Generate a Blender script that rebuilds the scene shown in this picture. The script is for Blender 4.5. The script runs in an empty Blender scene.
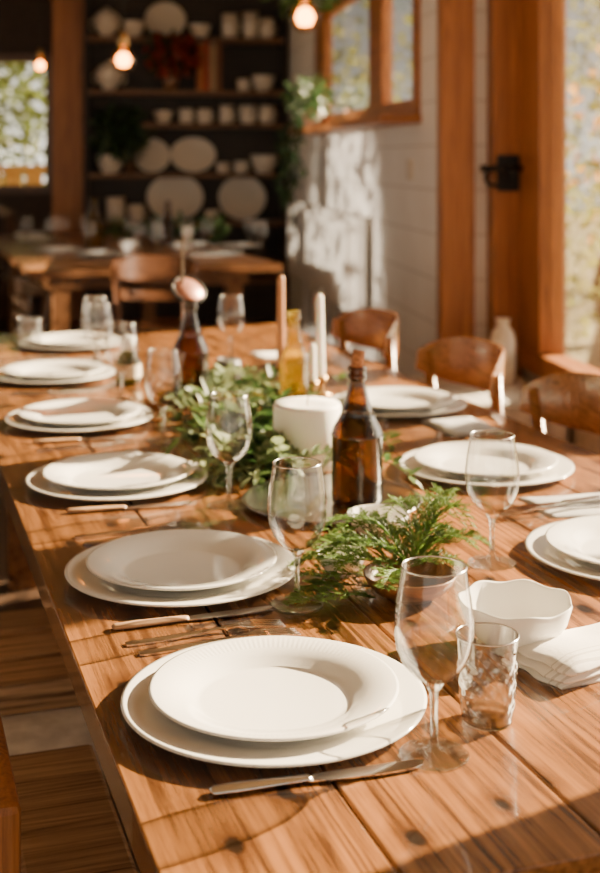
import bpy, math, random
from math import sin, cos, pi, radians, atan2, sqrt
from mathutils import Vector, Matrix, Quaternion, Euler
random.seed(7)
SC = bpy.context.scene
COL = SC.collection
TA = radians(10.2)      # dining tables are turned a little inside the room
CA = radians(8.1)

def P(u, v):            # survey frame (right, ahead) -> room frame
    return (u*cos(CA)+v*sin(CA), -u*sin(CA)+v*cos(CA))
def T(x, y):            # table frame -> room frame
    return (x*cos(TA)-y*sin(TA), x*sin(TA)+y*cos(TA))

# ------------------------------------------------------------ materials
def newmat(name):
    m = bpy.data.materials.new(name); m.use_nodes = True
    nt = m.node_tree; nt.nodes.clear()
    out = nt.nodes.new('ShaderNodeOutputMaterial')
    return m, nt, out
def N(nt, typ, **kw):
    n = nt.nodes.new(typ)
    for k, v in kw.items():
        setattr(n, k, v)
    return n
def inp(nt, n, key, val):
    if hasattr(val, 'is_output'):
        nt.links.new(val, n.inputs[key])
    else:
        if isinstance(val, (tuple, list)) and len(val) == 3 and n.inputs[key].type == 'RGBA':
            val = (*val, 1)
        n.inputs[key].default_value = val
def math_n(nt, op, a, b=0.0, c=None):
    n = N(nt, 'ShaderNodeMath', operation=op)
    inp(nt, n, 0, a); inp(nt, n, 1, b)
    if c is not None: inp(nt, n, 2, c)
    return n.outputs[0]
def ramp(nt, fac, stops):
    r = N(nt, 'ShaderNodeValToRGB')
    el = r.color_ramp.elements
    while len(el) < len(stops): el.new(0.5)
    for e, (p, c) in zip(el, stops):
        e.position = p; e.color = (*c, 1)
    nt.links.new(fac, r.inputs[0])
    return r.outputs[0]
def mixc(nt, fac, a, b, mode='MIX'):
    m = N(nt, 'ShaderNodeMix', data_type='RGBA', blend_type=mode)
    inp(nt, m, 0, fac); 
    for i, v in ((6, a), (7, b)):
        if hasattr(v, 'is_output'): nt.links.new(v, m.inputs[i])
        else: m.inputs[i].default_value = (*v, 1)
    return m.outputs[2]
def principled(nt, out, color, rough=0.5, metal=0.0, spec=0.5, coat=0.0, bump=None, bumps=0.2, bdist=0.01, **kw):
    p = N(nt, 'ShaderNodeBsdfPrincipled')
    inp(nt, p, 'Base Color', color); inp(nt, p, 'Roughness', rough); inp(nt, p, 'Metallic', metal)
    inp(nt, p, 'Specular IOR Level', spec); inp(nt, p, 'Coat Weight', coat)
    for k, v in kw.items(): inp(nt, p, k, v)
    if bump is not None:
        b = N(nt, 'ShaderNodeBump'); inp(nt, b, 'Strength', bumps); inp(nt, b, 'Distance', bdist)
        nt.links.new(bump, b.inputs['Height']); nt.links.new(b.outputs[0], p.inputs['Normal'])
    nt.links.new(p.outputs[0], out.inputs[0])
    return p
def noise(nt, vec, scale, detail=4, rough=0.5, dist=0.0):
    n = N(nt, 'ShaderNodeTexNoise'); inp(nt, n, 'Scale', scale); inp(nt, n, 'Detail', detail)
    inp(nt, n, 'Roughness', rough); inp(nt, n, 'Distortion', dist)
    nt.links.new(vec, n.inputs['Vector']); return n.outputs[0]
def mapped(nt, scale=(1,1,1), loc=(0,0,0)):
    t = N(nt, 'ShaderNodeTexCoord'); m = N(nt, 'ShaderNodeMapping')
    m.inputs['Scale'].default_value = scale; m.inputs['Location'].default_value = loc
    nt.links.new(t.outputs['Object'], m.inputs[0]); return m.outputs[0]
def plain(name, color, rough=0.5, metal=0.0, var=0.12, nscale=25, bumps=0.1, **kw):
    m, nt, out = newmat(name)
    v = mapped(nt)
    f = noise(nt, v, nscale)
    c2 = tuple(max(0, c*(1-var*2)) for c in color); c1 = tuple(min(1, c*(1+var)) for c in color)
    col = ramp(nt, f, [(0.3, c2), (0.7, c1)])
    principled(nt, out, col, rough, metal, bump=f, bumps=bumps, bdist=0.002, **kw)
    return m
def grey(nt, k):
    cc = N(nt, 'ShaderNodeCombineXYZ')
    for i in range(3): nt.links.new(k, cc.inputs[i])
    return cc.outputs[0]
def wood(name, c1, c2, grain='Y', rough=0.5, plank=None, plank_axis='X', knots=False, gs=1.0, coat=0.0, bumps=0.25):
    m, nt, out = newmat(name)
    s = {'X': (0.38, 12, 12), 'Y': (12, 0.38, 12), 'Z': (12, 12, 0.38)}[grain]
    s = tuple(a*gs for a in s)
    t = N(nt, 'ShaderNodeTexCoord')
    sep = N(nt, 'ShaderNodeSeparateXYZ'); nt.links.new(t.outputs['Object'], sep.inputs[0])
    vec = t.outputs['Object']
    rnd = None
    if plank:
        idx = math_n(nt, 'FLOOR', math_n(nt, 'DIVIDE', sep.outputs[plank_axis], plank))
        wn = N(nt, 'ShaderNodeTexWhiteNoise', noise_dimensions='1D'); nt.links.new(idx, wn.inputs['W'])
        rnd = wn.outputs[0]
        off = N(nt, 'ShaderNodeCombineXYZ')
        for i in range(3): nt.links.new(math_n(nt, 'MULTIPLY', rnd, 37.0), off.inputs[i])
        ad = N(nt, 'ShaderNodeVectorMath', operation='ADD')
        nt.links.new(vec, ad.inputs[0]); nt.links.new(off.outputs[0], ad.inputs[1]); vec = ad.outputs[0]
    mp = N(nt, 'ShaderNodeMapping'); mp.inputs['Scale'].default_value = s
    nt.links.new(vec, mp.inputs[0])
    f1 = noise(nt, mp.outputs[0], 0.8, 2, 0.5, 0.15)                       # broad figure
    rings = math_n(nt, 'ADD', math_n(nt, 'MULTIPLY', math_n(nt, 'SINE', math_n(nt, 'MULTIPLY', f1, 130.0)), 0.5), 0.5)
    f2 = noise(nt, mp.outputs[0], 14.0, 6, 0.8, 0.05)                       # fine fibres
    f3 = noise(nt, mp.outputs[0], 2.8, 4, 0.6, 0.15)
    f = math_n(nt, 'ADD', math_n(nt, 'MULTIPLY', rings, 0.10), math_n(nt, 'ADD', math_n(nt, 'MULTIPLY', f2, 0.54), math_n(nt, 'MULTIPLY', f3, 0.36)))
    mid = tuple((a*0.45+b*0.55) for a, b in zip(c1, c2))
    col = ramp(nt, f, [(0.38, c1), (0.48, mid), (0.60, c2)])
    if rnd is not None:
        col = mixc(nt, 1.0, col, grey(nt, math_n(nt, 'ADD', math_n(nt, 'MULTIPLY', rnd, 0.4), 0.70)), 'MULTIPLY')
    h = f
    if knots:
        blot = noise(nt, vec, 2.2, 4, 0.6, 0.2)
        col = mixc(nt, 1.0, col, grey(nt, math_n(nt, 'ADD', math_n(nt, 'MULTIPLY', blot, 1.2), 0.38)), 'MULTIPLY')
        kp = N(nt, 'ShaderNodeMapping'); kp.inputs['Scale'].default_value = (8.0, 4.4, 1)
        nt.links.new(vec, kp.inputs[0])
        vo = N(nt, 'ShaderNodeTexVoronoi'); vo.inputs['Scale'].default_value = 1.0; vo.voronoi_dimensions = '2D'
        nt.links.new(kp.outputs[0], vo.inputs['Vector'])
        fine = noise(nt, vec, 40, 3, 0.6)
        dd = math_n(nt, 'ADD', vo.outputs['Distance'], math_n(nt, 'ADD', math_n(nt, 'MULTIPLY', math_n(nt, 'SUBTRACT', f3, 0.5), 0.14), math_n(nt, 'MULTIPLY', math_n(nt, 'SUBTRACT', fine, 0.5), 0.06)))
        kk = ramp(nt, dd, [(0.04, (1,1,1)), (0.075, (0,0,0))])
        k2 = ramp(nt, dd, [(0.05, (0.8,)*3), (0.22, (0,0,0))])
        col = mixc(nt, k2, col, tuple(c*0.9 for c in c1))
        col = mixc(nt, kk, col, (0.012, 0.006, 0.003))
        h = math_n(nt, 'SUBTRACT', f, kk)
    principled(nt, out, col, rough, coat=coat, bump=h, bumps=bumps, bdist=0.002)
    return m
def thin_glass(name, tint=(0.97,0.98,0.97), edge=(0.38,0.38,0.36), base=0.06, rough=0.015, start=0.55, power=3.0, glow=0.0):
    m, nt, out = newmat(name)
    lw = N(nt, 'ShaderNodeLayerWeight'); lw.inputs[0].default_value = 0.5
    fac = lw.outputs['Facing']
    col = ramp(nt, fac, [(start, tint), (0.97, edge)])
    tr = N(nt, 'ShaderNodeBsdfTransparent'); nt.links.new(col, tr.inputs[0])
    body = tr.outputs[0]
    if glow:            # light scattered inside thick coloured glass
        tl = N(nt, 'ShaderNodeBsdfTranslucent'); tl.inputs[0].default_value = (*tint, 1)
        m2 = N(nt, 'ShaderNodeMixShader'); m2.inputs[0].default_value = glow
        nt.links.new(body, m2.inputs[1]); nt.links.new(tl.outputs[0], m2.inputs[2]); body = m2.outputs[0]
    gl = N(nt, 'ShaderNodeBsdfGlossy'); gl.inputs['Roughness'].default_value = rough
    sch = math_n(nt, 'ADD', math_n(nt, 'MULTIPLY', math_n(nt, 'POWER', fac, power), 0.8), base)
    mx = N(nt, 'ShaderNodeMixShader'); nt.links.new(sch, mx.inputs[0])
    nt.links.new(body, mx.inputs[1]); nt.links.new(gl.outputs[0], mx.inputs[2])
    nt.links.new(mx.outputs[0], out.inputs[0]); return m
def solid_glass(name, amount=0.75, color=(0.97,0.98,0.97)):
    m, nt, out = newmat(name)
    tr = N(nt, 'ShaderNodeBsdfTransparent'); tr.inputs[0].default_value = (.97,.97,.97,1)
    gl = N(nt, 'ShaderNodeBsdfGlass'); gl.inputs['Roughness'].default_value = 0.0; gl.inputs['IOR'].default_value = 1.5
    gl.inputs[0].default_value = (*color,1)
    mx = N(nt, 'ShaderNodeMixShader'); mx.inputs[0].default_value = amount
    nt.links.new(tr.outputs[0], mx.inputs[1]); nt.links.new(gl.outputs[0], mx.inputs[2])
    nt.links.new(mx.outputs[0], out.inputs[0]); return m
def leafmat(name, c1, c2, trans=0.35, rough=0.45):
    m, nt, out = newmat(name)
    v = mapped(nt); f = noise(nt, v, 30, 2)
    col = ramp(nt, f, [(0.35, c1), (0.65, c2)])
    p = N(nt, 'ShaderNodeBsdfPrincipled'); nt.links.new(col, p.inputs['Base Color']); p.inputs['Roughness'].default_value = rough
    t = N(nt, 'ShaderNodeBsdfTranslucent'); nt.links.new(col, t.inputs[0])
    mx = N(nt, 'ShaderNodeMixShader'); mx.inputs[0].default_value = trans
    nt.links.new(p.outputs[0], mx.inputs[1]); nt.links.new(t.outputs[0], mx.inputs[2])
    nt.links.new(mx.outputs[0], out.inputs[0]); return m
def emis(name, color, s):
    m, nt, out = newmat(name)
    e = N(nt, 'ShaderNodeEmission'); e.inputs[0].default_value = (*color, 1); e.inputs[1].default_value = s
    nt.links.new(e.outputs[0], out.inputs[0]); return m

M_TABLE = wood('table_wood', (0.058,0.019,0.006), (0.38,0.158,0.048), 'Y', 0.24, plank=1.16/6, knots=True, coat=0.5, bumps=0.35)
M_TABLE2 = wood('far_table_wood', (0.16,0.06,0.02), (0.40,0.17,0.06), 'Y', 0.35, plank=0.2, coat=0.2)
M_FLOOR = wood('floor_wood', (0.03,0.015,0.008), (0.10,0.05,0.025), 'Y', 0.5, plank=0.16)
M_FRAME = wood('orange_timber', (0.17,0.050,0.010), (0.42,0.155,0.036), 'Z', 0.45)
M_FRAMEY = wood('orange_timber_rail', (0.17,0.050,0.010), (0.42,0.155,0.036), 'Y', 0.45)
M_CHAIR = wood('chair_wood', (0.14,0.046,0.012), (0.36,0.145,0.042), 'Y', 0.26, coat=0.4)
M_MIDCH = wood('brown_chair_wood', (0.07,0.025,0.01), (0.20,0.075,0.025), 'Y', 0.4)
M_DARKCH = wood('dark_chair_wood', (0.035,0.015,0.008), (0.11,0.05,0.022), 'Y', 0.4)
M_SHELF = wood('dark_shelf_wood', (0.014,0.010,0.008), (0.04,0.027,0.019), 'X', 0.6)
M_SHELFB = wood('shelf_board_wood', (0.09,0.042,0.018), (0.24,0.115,0.045), 'X', 0.5)
M_BENCH = wood('bench_wood', (0.18,0.085,0.04), (0.78,0.48,0.25), 'X', 0.5, plank=0.125, plank_axis='Y', knots=False)
M_WBENCH = plain('white_paint', (0.90,0.88,0.84), 0.6)
M_DARKWALL = plain('dark_wall', (0.035,0.022,0.016), 0.8)
M_WALL = plain('plaster', (0.50,0.42,0.34), 0.85)
M_CEIL = plain('ceiling_paint', (0.45,0.36,0.28), 0.9)
M_METAL = plain('silver', (0.82,0.80,0.77), 0.15, 1.0, var=0.04, bumps=0.02)
M_TRAY = plain('pewter', (0.45,0.45,0.45), 0.25, 1.0, var=0.1)
M_IRON = plain('black_iron', (0.02,0.02,0.02), 0.5, 0.6)
M_BRASS = plain('brass', (0.5,0.3,0.12), 0.35, 1.0)
M_COPPER = plain('copper', (0.55,0.25,0.18), 0.4, 0.5)
M_CLOTH = plain('linen', (0.80,0.77,0.71), 0.95, nscale=300, bumps=0.3, var=0.05)
M_CLOTHG = plain('grey_linen', (0.50,0.49,0.48), 0.95, nscale=300, bumps=0.3, var=0.05)
M_WAX = plain('white_wax', (0.93,0.90,0.83), 0.5, var=0.02, **{'Subsurface Weight': 0.3, 'Subsurface Radius': (0.02,0.012,0.008), 'Subsurface Scale': 0.5})
M_WICK = plain('wick', (0.03,0.025,0.02), 0.9)
M_BWAX = plain('brown_wax', (0.50,0.22,0.09), 0.5)
M_CORK = plain('cork', (0.50,0.20,0.08), 0.8, var=0.3, nscale=200)
M_STONE = plain('white_stone', (0.62,0.57,0.50), 0.9, var=0.2, nscale=12, bumps=0.8)
M_GLASS = thin_glass('clear_glass', (0.985,0.985,0.98), (0.25,0.25,0.23), 0.085, 0.0, 0.5, 2.3)
M_RIM = thin_glass('glass_rim', (0.95,0.95,0.95), (0.8,0.8,0.8), 0.75, 0.2, 0.5, 2.0)
M_CUT = thin_glass('cut_glass', (0.93,0.93,0.92), (0.15,0.15,0.14), 0.14, 0.03, 0.12, 1.6)
M_SGLASS = solid_glass('solid_clear_glass', 0.6)
M_PANE = thin_glass('window_glass', (0.98,)*3, (0.8,)*3, 0.03)
M_BROWN = thin_glass('brown_glass', (0.36,0.18,0.028), (0.02,0.009,0.002), 0.075, 0.02, 0.05, 2.8)
M_AMBER = thin_glass('amber_glass', (0.70,0.50,0.07), (0.12,0.07,0.006), 0.07, 0.02, 0.0, 3.0, glow=0.10)
M_GREENG = thin_glass('green_glass', (0.35,0.5,0.3), (0.08,0.14,0.06), 0.07, 0.04)
M_LEAF = leafmat('leaf_green', (0.03,0.075,0.02), (0.12,0.20,0.055))
M_LEAFP = leafmat('leaf_pale_green', (0.12,0.18,0.08), (0.38,0.44,0.23))
M_FERN = leafmat('fern_green', (0.05,0.11,0.015), (0.18,0.30,0.055), 0.45)
M_DLEAF = leafmat('leaf_dark', (0.015,0.04,0.012), (0.06,0.11,0.035))
M_RED = leafmat('red_petal', (0.20,0.015,0.01), (0.4,0.05,0.02))
M_AUT = leafmat('autumn_leaf', (0.60,0.25,0.04), (0.9,0.50,0.10), 0.5)
M_TREE = leafmat('tree_leaf', (0.12,0.15,0.03), (0.42,0.38,0.10), 0.55)
M_TREED = leafmat('dark_tree_leaf', (0.045,0.075,0.02), (0.16,0.19,0.05), 0.4)
M_BARK = plain('bark', (0.12,0.08,0.05), 0.9, var=0.3)
M_POT = plain('terracotta', (0.45,0.22,0.13), 0.8)
M_GROUND = plain('garden_ground', (0.30,0.24,0.12), 0.95, var=0.3, nscale=3)
M_DECK = wood('deck_wood', (0.45,0.22,0.05), (0.75,0.45,0.13), 'X', 0.7)
M_BULB = emis('bulb_glow', (1.0, 0.42, 0.08), 28)
M_WOODB = wood('walnut_bowl', (0.09,0.035,0.012), (0.28,0.12,0.04), 'X', 0.35, coat=0.3)
M_RADI = plain('radiator_paint', (0.82,0.79,0.74), 0.4, var=0.04)
M_BKS = [plain('book_cloth_%s' % n, c, 0.7) for n, c in (('orange',(0.5,0.16,0.05)),('red',(0.38,0.06,0.03)),('tan',(0.45,0.3,0.16)),('brown',(0.2,0.08,0.04)))]
M_PAPER = plain('paper', (0.7,0.62,0.48), 0.9)

def striped():
    m, nt, out = newmat('striped_linen')
    t = N(nt, 'ShaderNodeTexCoord'); sep = N(nt, 'ShaderNodeSeparateXYZ'); nt.links.new(t.outputs['Object'], sep.inputs[0])
    fr = math_n(nt, 'FRACT', math_n(nt, 'MULTIPLY', sep.outputs['Y'], 90.0))
    band = math_n(nt, 'LESS_THAN', sep.outputs['Y'], -0.02)
    l = math_n(nt, 'MULTIPLY', math_n(nt, 'LESS_THAN', fr, 0.35), band)
    n = noise(nt, t.outputs['Object'], 250, 2)
    col = mixc(nt, math_n(nt, 'MULTIPLY', l, 0.55), (0.80,0.76,0.70), (0.42,0.38,0.34))
    principled(nt, out, col, 0.95, bump=n, bumps=0.3, bdist=0.001)
    return m
M_STRIPE = striped()
def ceramic(name, flutes=None, color=(0.88,0.86,0.81), rough=0.10):
    m, nt, out = newmat(name)
    t = N(nt, 'ShaderNodeTexCoord'); sep = N(nt, 'ShaderNodeSeparateXYZ'); nt.links.new(t.outputs['Object'], sep.inputs[0])
    n = noise(nt, t.outputs['Object'], 6, 2)
    col = ramp(nt, n, [(0.3, tuple(c*0.96 for c in color)), (0.7, color)])
    if flutes:
        lo, hi, cnt = flutes
        ang = math_n(nt, 'ARCTAN2', sep.outputs['Y'], sep.outputs['X'])
        w = math_n(nt, 'SINE', math_n(nt, 'MULTIPLY', ang, float(cnt)))
        r = math_n(nt, 'SQRT', math_n(nt, 'ADD', math_n(nt, 'POWER', sep.outputs['X'], 2.0), math_n(nt, 'POWER', sep.outputs['Y'], 2.0)))
        mask = math_n(nt, 'MULTIPLY', math_n(nt, 'GREATER_THAN', r, lo), math_n(nt, 'LESS_THAN', r, hi))
        hgt = math_n(nt, 'MULTIPLY', math_n(nt, 'ADD', w, 1.0), mask)
        principled(nt, out, col, rough, bump=hgt, bumps=0.12, bdist=0.0006, coat=0.5)
    else:
        principled(nt, out, col, rough, bump=n, bumps=0.03, bdist=0.002, coat=0.5)
    return m
M_CER = ceramic('white_ceramic')
M_PLATE = ceramic('fluted_ceramic', (0.112, 0.130, 130))
M_CREAM = ceramic('cream_ceramic', None, (0.76,0.67,0.54), 0.35)

def shiplap():
    m, nt, out = newmat('white_boards')
    t = N(nt, 'ShaderNodeTexCoord'); sep = N(nt, 'ShaderNodeSeparateXYZ'); nt.links.new(t.outputs['Object'], sep.inputs[0])
    fr = math_n(nt, 'FRACT', math_n(nt, 'DIVIDE', sep.outputs['Z'], 0.2))
    line = math_n(nt, 'LESS_THAN', fr, 0.03)
    n = noise(nt, t.outputs['Object'], 3, 5)
    col = ramp(nt, n, [(0.3, (0.78,0.74,0.69)), (0.7, (0.86,0.83,0.79))])
    col = mixc(nt, line, col, (0.5,0.45,0.4))
    principled(nt, out, col, 0.6, bump=math_n(nt, 'SUBTRACT', 1.0, line), bumps=0.4, bdist=0.01)
    return m
M_SHIP = shiplap()

# ------------------------------------------------------------ mesh tools
class MB:
    def __init__(s): s.v = []; s.f = []
    def add(s, vs, fs, M=None):
        o = len(s.v)
        for v in vs:
            v = Vector(v)
            s.v.append(M @ v if M else v)
        s.f += [tuple(i+o for i in f) for f in fs]; return s
    def box(s, a, b, M=None):
        x0,y0,z0 = a; x1,y1,z1 = b
        vs = [(x0,y0,z0),(x1,y0,z0),(x1,y1,z0),(x0,y1,z0),(x0,y0,z1),(x1,y0,z1),(x1,y1,z1),(x0,y1,z1)]
        fs = [(0,3,2,1),(4,5,6,7),(0,1,5,4),(1,2,6,5),(2,3,7,6),(3,0,4,7)]
        return s.add(vs, fs, M)
    def lathe(s, prof, seg=48, M=None, wave=None, closed=False):
        vs = []; fs = []; rings = []
        for (r, z) in prof:
            if r <= 1e-6:
                rings.append([len(vs)]); vs.append((0,0,z))
            else:
                ring = []
                for i in range(seg):
                    a = 2*pi*i/seg
                    rr, zz = (r, z) if not wave else wave(r, z, a)
                    ring.append(len(vs)); vs.append((rr*cos(a), rr*sin(a), zz))
                rings.append(ring)
        pairs = list(zip(rings, rings[1:]))
        if closed: pairs.append((rings[-1], rings[0]))
        for A, B in pairs:
            for i in range(seg):
                j = (i+1) % seg
                if len(A) == 1 and len(B) == 1: continue
                if len(A) == 1: fs.append((A[0], B[j], B[i]))
                elif len(B) == 1: fs.append((A[i], A[j], B[0]))
                else: fs.append((A[i], A[j], B[j], B[i]))
        return s.add(vs, fs, M)
    def tube(s, pts, rad, seg=8, M=None, sq=1.0):
        pts = [Vector(p) for p in pts]
        if not isinstance(rad, (list, tuple)): rad = [rad]*len(pts)
        vs = []; fs = []
        up = Vector((0,0,1))
        d0 = (pts[1]-pts[0]).normalized()
        if abs(d0.dot(up)) > 0.95: up = Vector((0,1,0))
        for k, p in enumerate(pts):
            d = (pts[min(k+1, len(pts)-1)] - pts[max(k-1, 0)]).normalized()
            a = d.cross(up).normalized(); b = a.cross(d).normalized(); 
            for i in range(seg):
                t = 2*pi*i/seg
                vs.append(p + a*cos(t)*rad[k] + b*sin(t)*rad[k]*sq)
        for k in range(len(pts)-1):
            for i in range(seg):
                j = (i+1) % seg
                fs.append((k*seg+i, k*seg+j, (k+1)*seg+j, (k+1)*seg+i))
        fs.append(tuple(range(seg))[::-1]); fs.append(tuple((len(pts)-1)*seg+i for i in range(seg)))
        return s.add(vs, fs, M)
    def extrude(s, outline, z0, z1, M=None, zf=None):
        n = len(outline)
        zz = zf or (lambda x, y: 0)
        vs = [(x, y, z0+zz(x,y)) for x, y in outline] + [(x, y, z1+zz(x,y)) for x, y in outline]
        fs = [tuple(range(n))[::-1], tuple(range(n, 2*n))] + [(i, (i+1)%n, n+(i+1)%n, n+i) for i in range(n)]
        return s.add(vs, fs, M)
    def leaf(s, base, d, up, L, W):
        d = d.normalized(); side = d.cross(up)
        if side.length < 1e-4: side = d.cross(Vector((1,0,0.3)))
        side.normalize(); nrm = side.cross(d)
        vs = [base, base+d*L*.3+side*W*.45+nrm*W*.12, base+d*L*.3-nrm*W*.06, base+d*L*.3-side*W*.45+nrm*W*.12,
              base+d*L*.7+side*W*.36+nrm*W*.06, base+d*L*.7-nrm*W*.1, base+d*L*.7-side*W*.36+nrm*W*.06, base+d*L-nrm*W*.2]
        fs = [(0,1,2),(0,2,3),(1,4,5,2),(2,5,6,3),(4,7,5),(5,7,6)]
        return s.add(vs, fs)
    def mesh(s, name, smooth=True):
        me = bpy.data.meshes.new(name); me.from_pydata([tuple(v) for v in s.v], [], s.f); me.update()
        if smooth:
            for p in me.polygons: p.use_smooth = True
        return me

def fix_normals(me):
    import bmesh
    bm = bmesh.new(); bm.from_mesh(me); bmesh.ops.recalc_face_normals(bm, faces=bm.faces); bm.to_mesh(me); bm.free()

def solo(name, mb, mat, loc=(0,0,0), rot=0, label=None, category=None, group=None, kind=None, smooth=True, bevel=0, scale=None, angle=False):
    me = mb if isinstance(mb, bpy.types.Mesh) else mb.mesh(name, smooth)
    if not isinstance(mb, bpy.types.Mesh): fix_normals(me)
    o = bpy.data.objects.new(name, me); COL.objects.link(o)
    if mat and not me.materials: me.materials.append(mat)
    o.location = loc; o.rotation_euler = rot if isinstance(rot, (tuple, list, Euler)) else (0,0,rot)
    if scale: o.scale = scale
    if label: o['label'] = label
    if category: o['category'] = category
    if group: o['group'] = group
    if kind: o['kind'] = kind
    if bevel:
        b = o.modifiers.new('bevel', 'BEVEL'); b.width = bevel; b.segments = 2; b.limit_method = 'ANGLE'
    return o
def thing(name, loc, rot, label, category, group=None):
    o = bpy.data.objects.new(name, None); COL.objects.link(o); o.empty_display_size = 0.05
    o.location = loc; o.rotation_euler = rot if isinstance(rot, (tuple, list)) else (0,0,rot)
    o['label'] = label; o['category'] = category
    if group: o['group'] = group
    return o
def part(par, name, mb, mat, loc=(0,0,0), rot=(0,0,0), **kw):
    o = solo(name, mb, mat, loc, rot, **kw); o.parent = par; return o
def dup(root, loc, rot=None, label=None, scale=None):
    def cp(o, par):
        c = o.copy(); COL.objects.link(c)
        if par: c.parent = par
        for ch in o.children: cp(ch, c)
        return c
    c = cp(root, None); c.location = loc
    if rot is not None: c.rotation_euler = rot if isinstance(rot, (tuple, list)) else (0,0,rot)
    if label: c['label'] = label
    if scale: c.scale = scale
    return c
def struct(name, mb, mat, **kw):
    return solo(name, mb, mat, kind='structure', smooth=False, **kw)

TZ = 0.75
# ------------------------------------------------------------ room shell
struct('floor', MB().box((-3.2,-1.5,-0.1),(1.97,10.9,0)), M_FLOOR)
struct('ceiling', MB().box((-3.2,-1.5,2.9),(1.97,10.9,3.0)), M_CEIL)
struct('wall_west', MB().box((-3.2,-1.5,0),(-3.0,2.6,2.9)).box((-3.2,2.6,0),(-3.0,8.8,0.8)).box((-3.2,2.6,2.6),(-3.0,8.8,2.9)).box((-3.2,8.8,0),(-3.0,10.7,2.9)), M_WALL)  # opening added so ambient light reaches the white board wall
fr = MB()
for a,b in ((2.6,5.7),(5.7,8.8)):
    fr.box((-3.12,a,0.8),(-3.04,b,0.87)).box((-3.12,a,2.53),(-3.04,b,2.6)).box((-3.12,a,0.87),(-3.04,a+.07,2.53)).box((-3.12,b-.07,0.87),(-3.04,b,2.53))
struct('added_light_window', fr, M_FRAME)  # unseen window frame for the opening added to let in light
struct('wall_north', MB().box((-3.2,10.7,0),(-2.2,10.9,2.9)).box((-2.2,10.7,0),(-0.53,10.9,1.05)).box((-2.2,10.7,2.2),(-0.53,10.9,2.9)).box((-0.53,10.7,0),(1.6,10.9,2.9)), M_DARKWALL)
struct('wall_east', MB().box((1.77,-1.5,0),(1.97,5.5,0.43)).box((1.77,-1.5,2.45),(1.97,5.5,2.9)).box((1.77,5.43,0.43),(1.97,5.5,2.45)), M_WALL)
w = MB().box((1.4,5.5,0),(1.45,5.85,2.9)).box((1.4,5.85,0),(1.45,8.9,1.58)).box((1.4,5.85,2.35),(1.45,8.9,2.9)).box((1.4,8.9,0),(1.45,10.7,2.9)).box((1.45,5.5,0),(1.97,5.6,2.9))
struct('wall_northeast', w, M_SHIP)
# big window
fr = MB()
fr.box((1.74,-1.5,0.43),(1.86,5.43,0.52)).box((1.74,-1.5,2.36),(1.86,5.43,2.45))
for a,b in ((5.14,5.43),(3.3,3.42),(1.62,1.74),(0.05,0.17),(-1.5,-1.35)):
    fr.box((1.745,a,0.52),(1.855,b,2.36))
w1 = struct('window_1', fr, M_FRAME, bevel=0.006)
gl = MB()
for a,b in ((3.42,5.14),(1.74,3.3),(0.17,1.62),(-1.35,0.05)):
    gl.box((1.798,a,0.52),(1.802,b,2.36))
part(w1, 'pane', gl, M_PANE, smooth=False)
# casement in white wall
fr = MB().box((1.375,5.82,1.55),(1.44,8.95,1.63)).box((1.375,5.82,2.3),(1.44,8.95,2.38))
for a,b in ((5.82,5.92),(6.62,6.98),(8.55,8.95)): fr.box((1.38,a,1.63),(1.44,b,2.3))
w2 = struct('window_2', fr, M_FRAMEY, bevel=0.006)
part(w2, 'pane', MB().box((1.41,5.92,1.63),(1.414,6.62,2.3)).box((1.41,6.98,1.63),(1.414,8.55,2.3)), M_PANE, smooth=False)
struct('trim_1', MB().box((1.2,5.8,1.51),(1.4,8.97,1.55)), M_FRAMEY)
fr = MB().box((-2.2,10.68,1.05),(-0.53,10.78,1.12)).box((-2.2,10.68,2.13),(-0.53,10.78,2.2))
for a,b in ((-2.2,-2.12),(-1.42,-1.36),(-0.6,-0.53)): fr.box((a,10.68,1.12),(b,10.78,2.13))
struct('window_3', fr, M_DARKCH, bevel=0.005)
struct('trim_2', MB().box((1.395,5.42,0),(1.55,5.5,2.9)), M_FRAME, bevel=0.006)
struct('trim_3', MB().box((1.625,5.40,0),(1.757,5.5,2.9)), M_FRAME, bevel=0.006)
struct('trim_4', MB().box((-0.54,10.55,0),(-0.29,10.7,2.9)), M_FRAME, bevel=0.006)
# latch
lt = thing('door_latch', (1.69,5.40,1.28), 0, 'black iron latch fixed on the orange timber post', 'latch')
part(lt, 'plate', MB().box((-0.05,-0.012,-0.08),(0.05,0,0.08)), M_IRON, smooth=False, bevel=0.003)
part(lt, 'bolt', MB().tube([(-0.13,-0.03,0.02),(0.09,-0.03,0.02)], 0.016, 10), M_IRON)
part(lt, 'handle', MB().tube([(0.0,-0.02,0.02),(0.0,-0.09,0.02),(0.0,-0.1,-0.05)], 0.013, 8), M_IRON)
part(lt, 'ring', MB().lathe([(0.036+0.009*cos(t*pi/4), 0.009*sin(t*pi/4)) for t in range(8)], 20, closed=True), M_IRON, loc=(-0.07,-0.025,-0.02), rot=(pi/2,0,0))
solo('light_switch', MB().box((1.385,5.97,1.24),(1.4,6.06,1.34)), M_CREAM, label='cream square light switch on the white board wall', category='switch', smooth=False, bevel=0.003)
# radiator
rd = thing('radiator', (1.38,8.1,0.0), 0, 'white ribbed panel radiator on the white board wall', 'radiator')
part(rd, 'panel', MB().box((-0.09,-1.2,0.47),(-0.03,1.2,1.02)), M_RADI, smooth=False, bevel=0.01)
rb = MB()
for i in range(13): rb.box((-0.15,-1.16+i*0.19,0.50),(-0.088,-1.06+i*0.19,0.99))
part(rd, 'rib', rb, M_RADI, smooth=False, bevel=0.006)
for yy in (-.9,.86):
    part(rd, 'foot', MB().box((-0.08,yy,0),(-0.04,yy+.04,0.47)), M_RADI, smooth=False)

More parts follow.
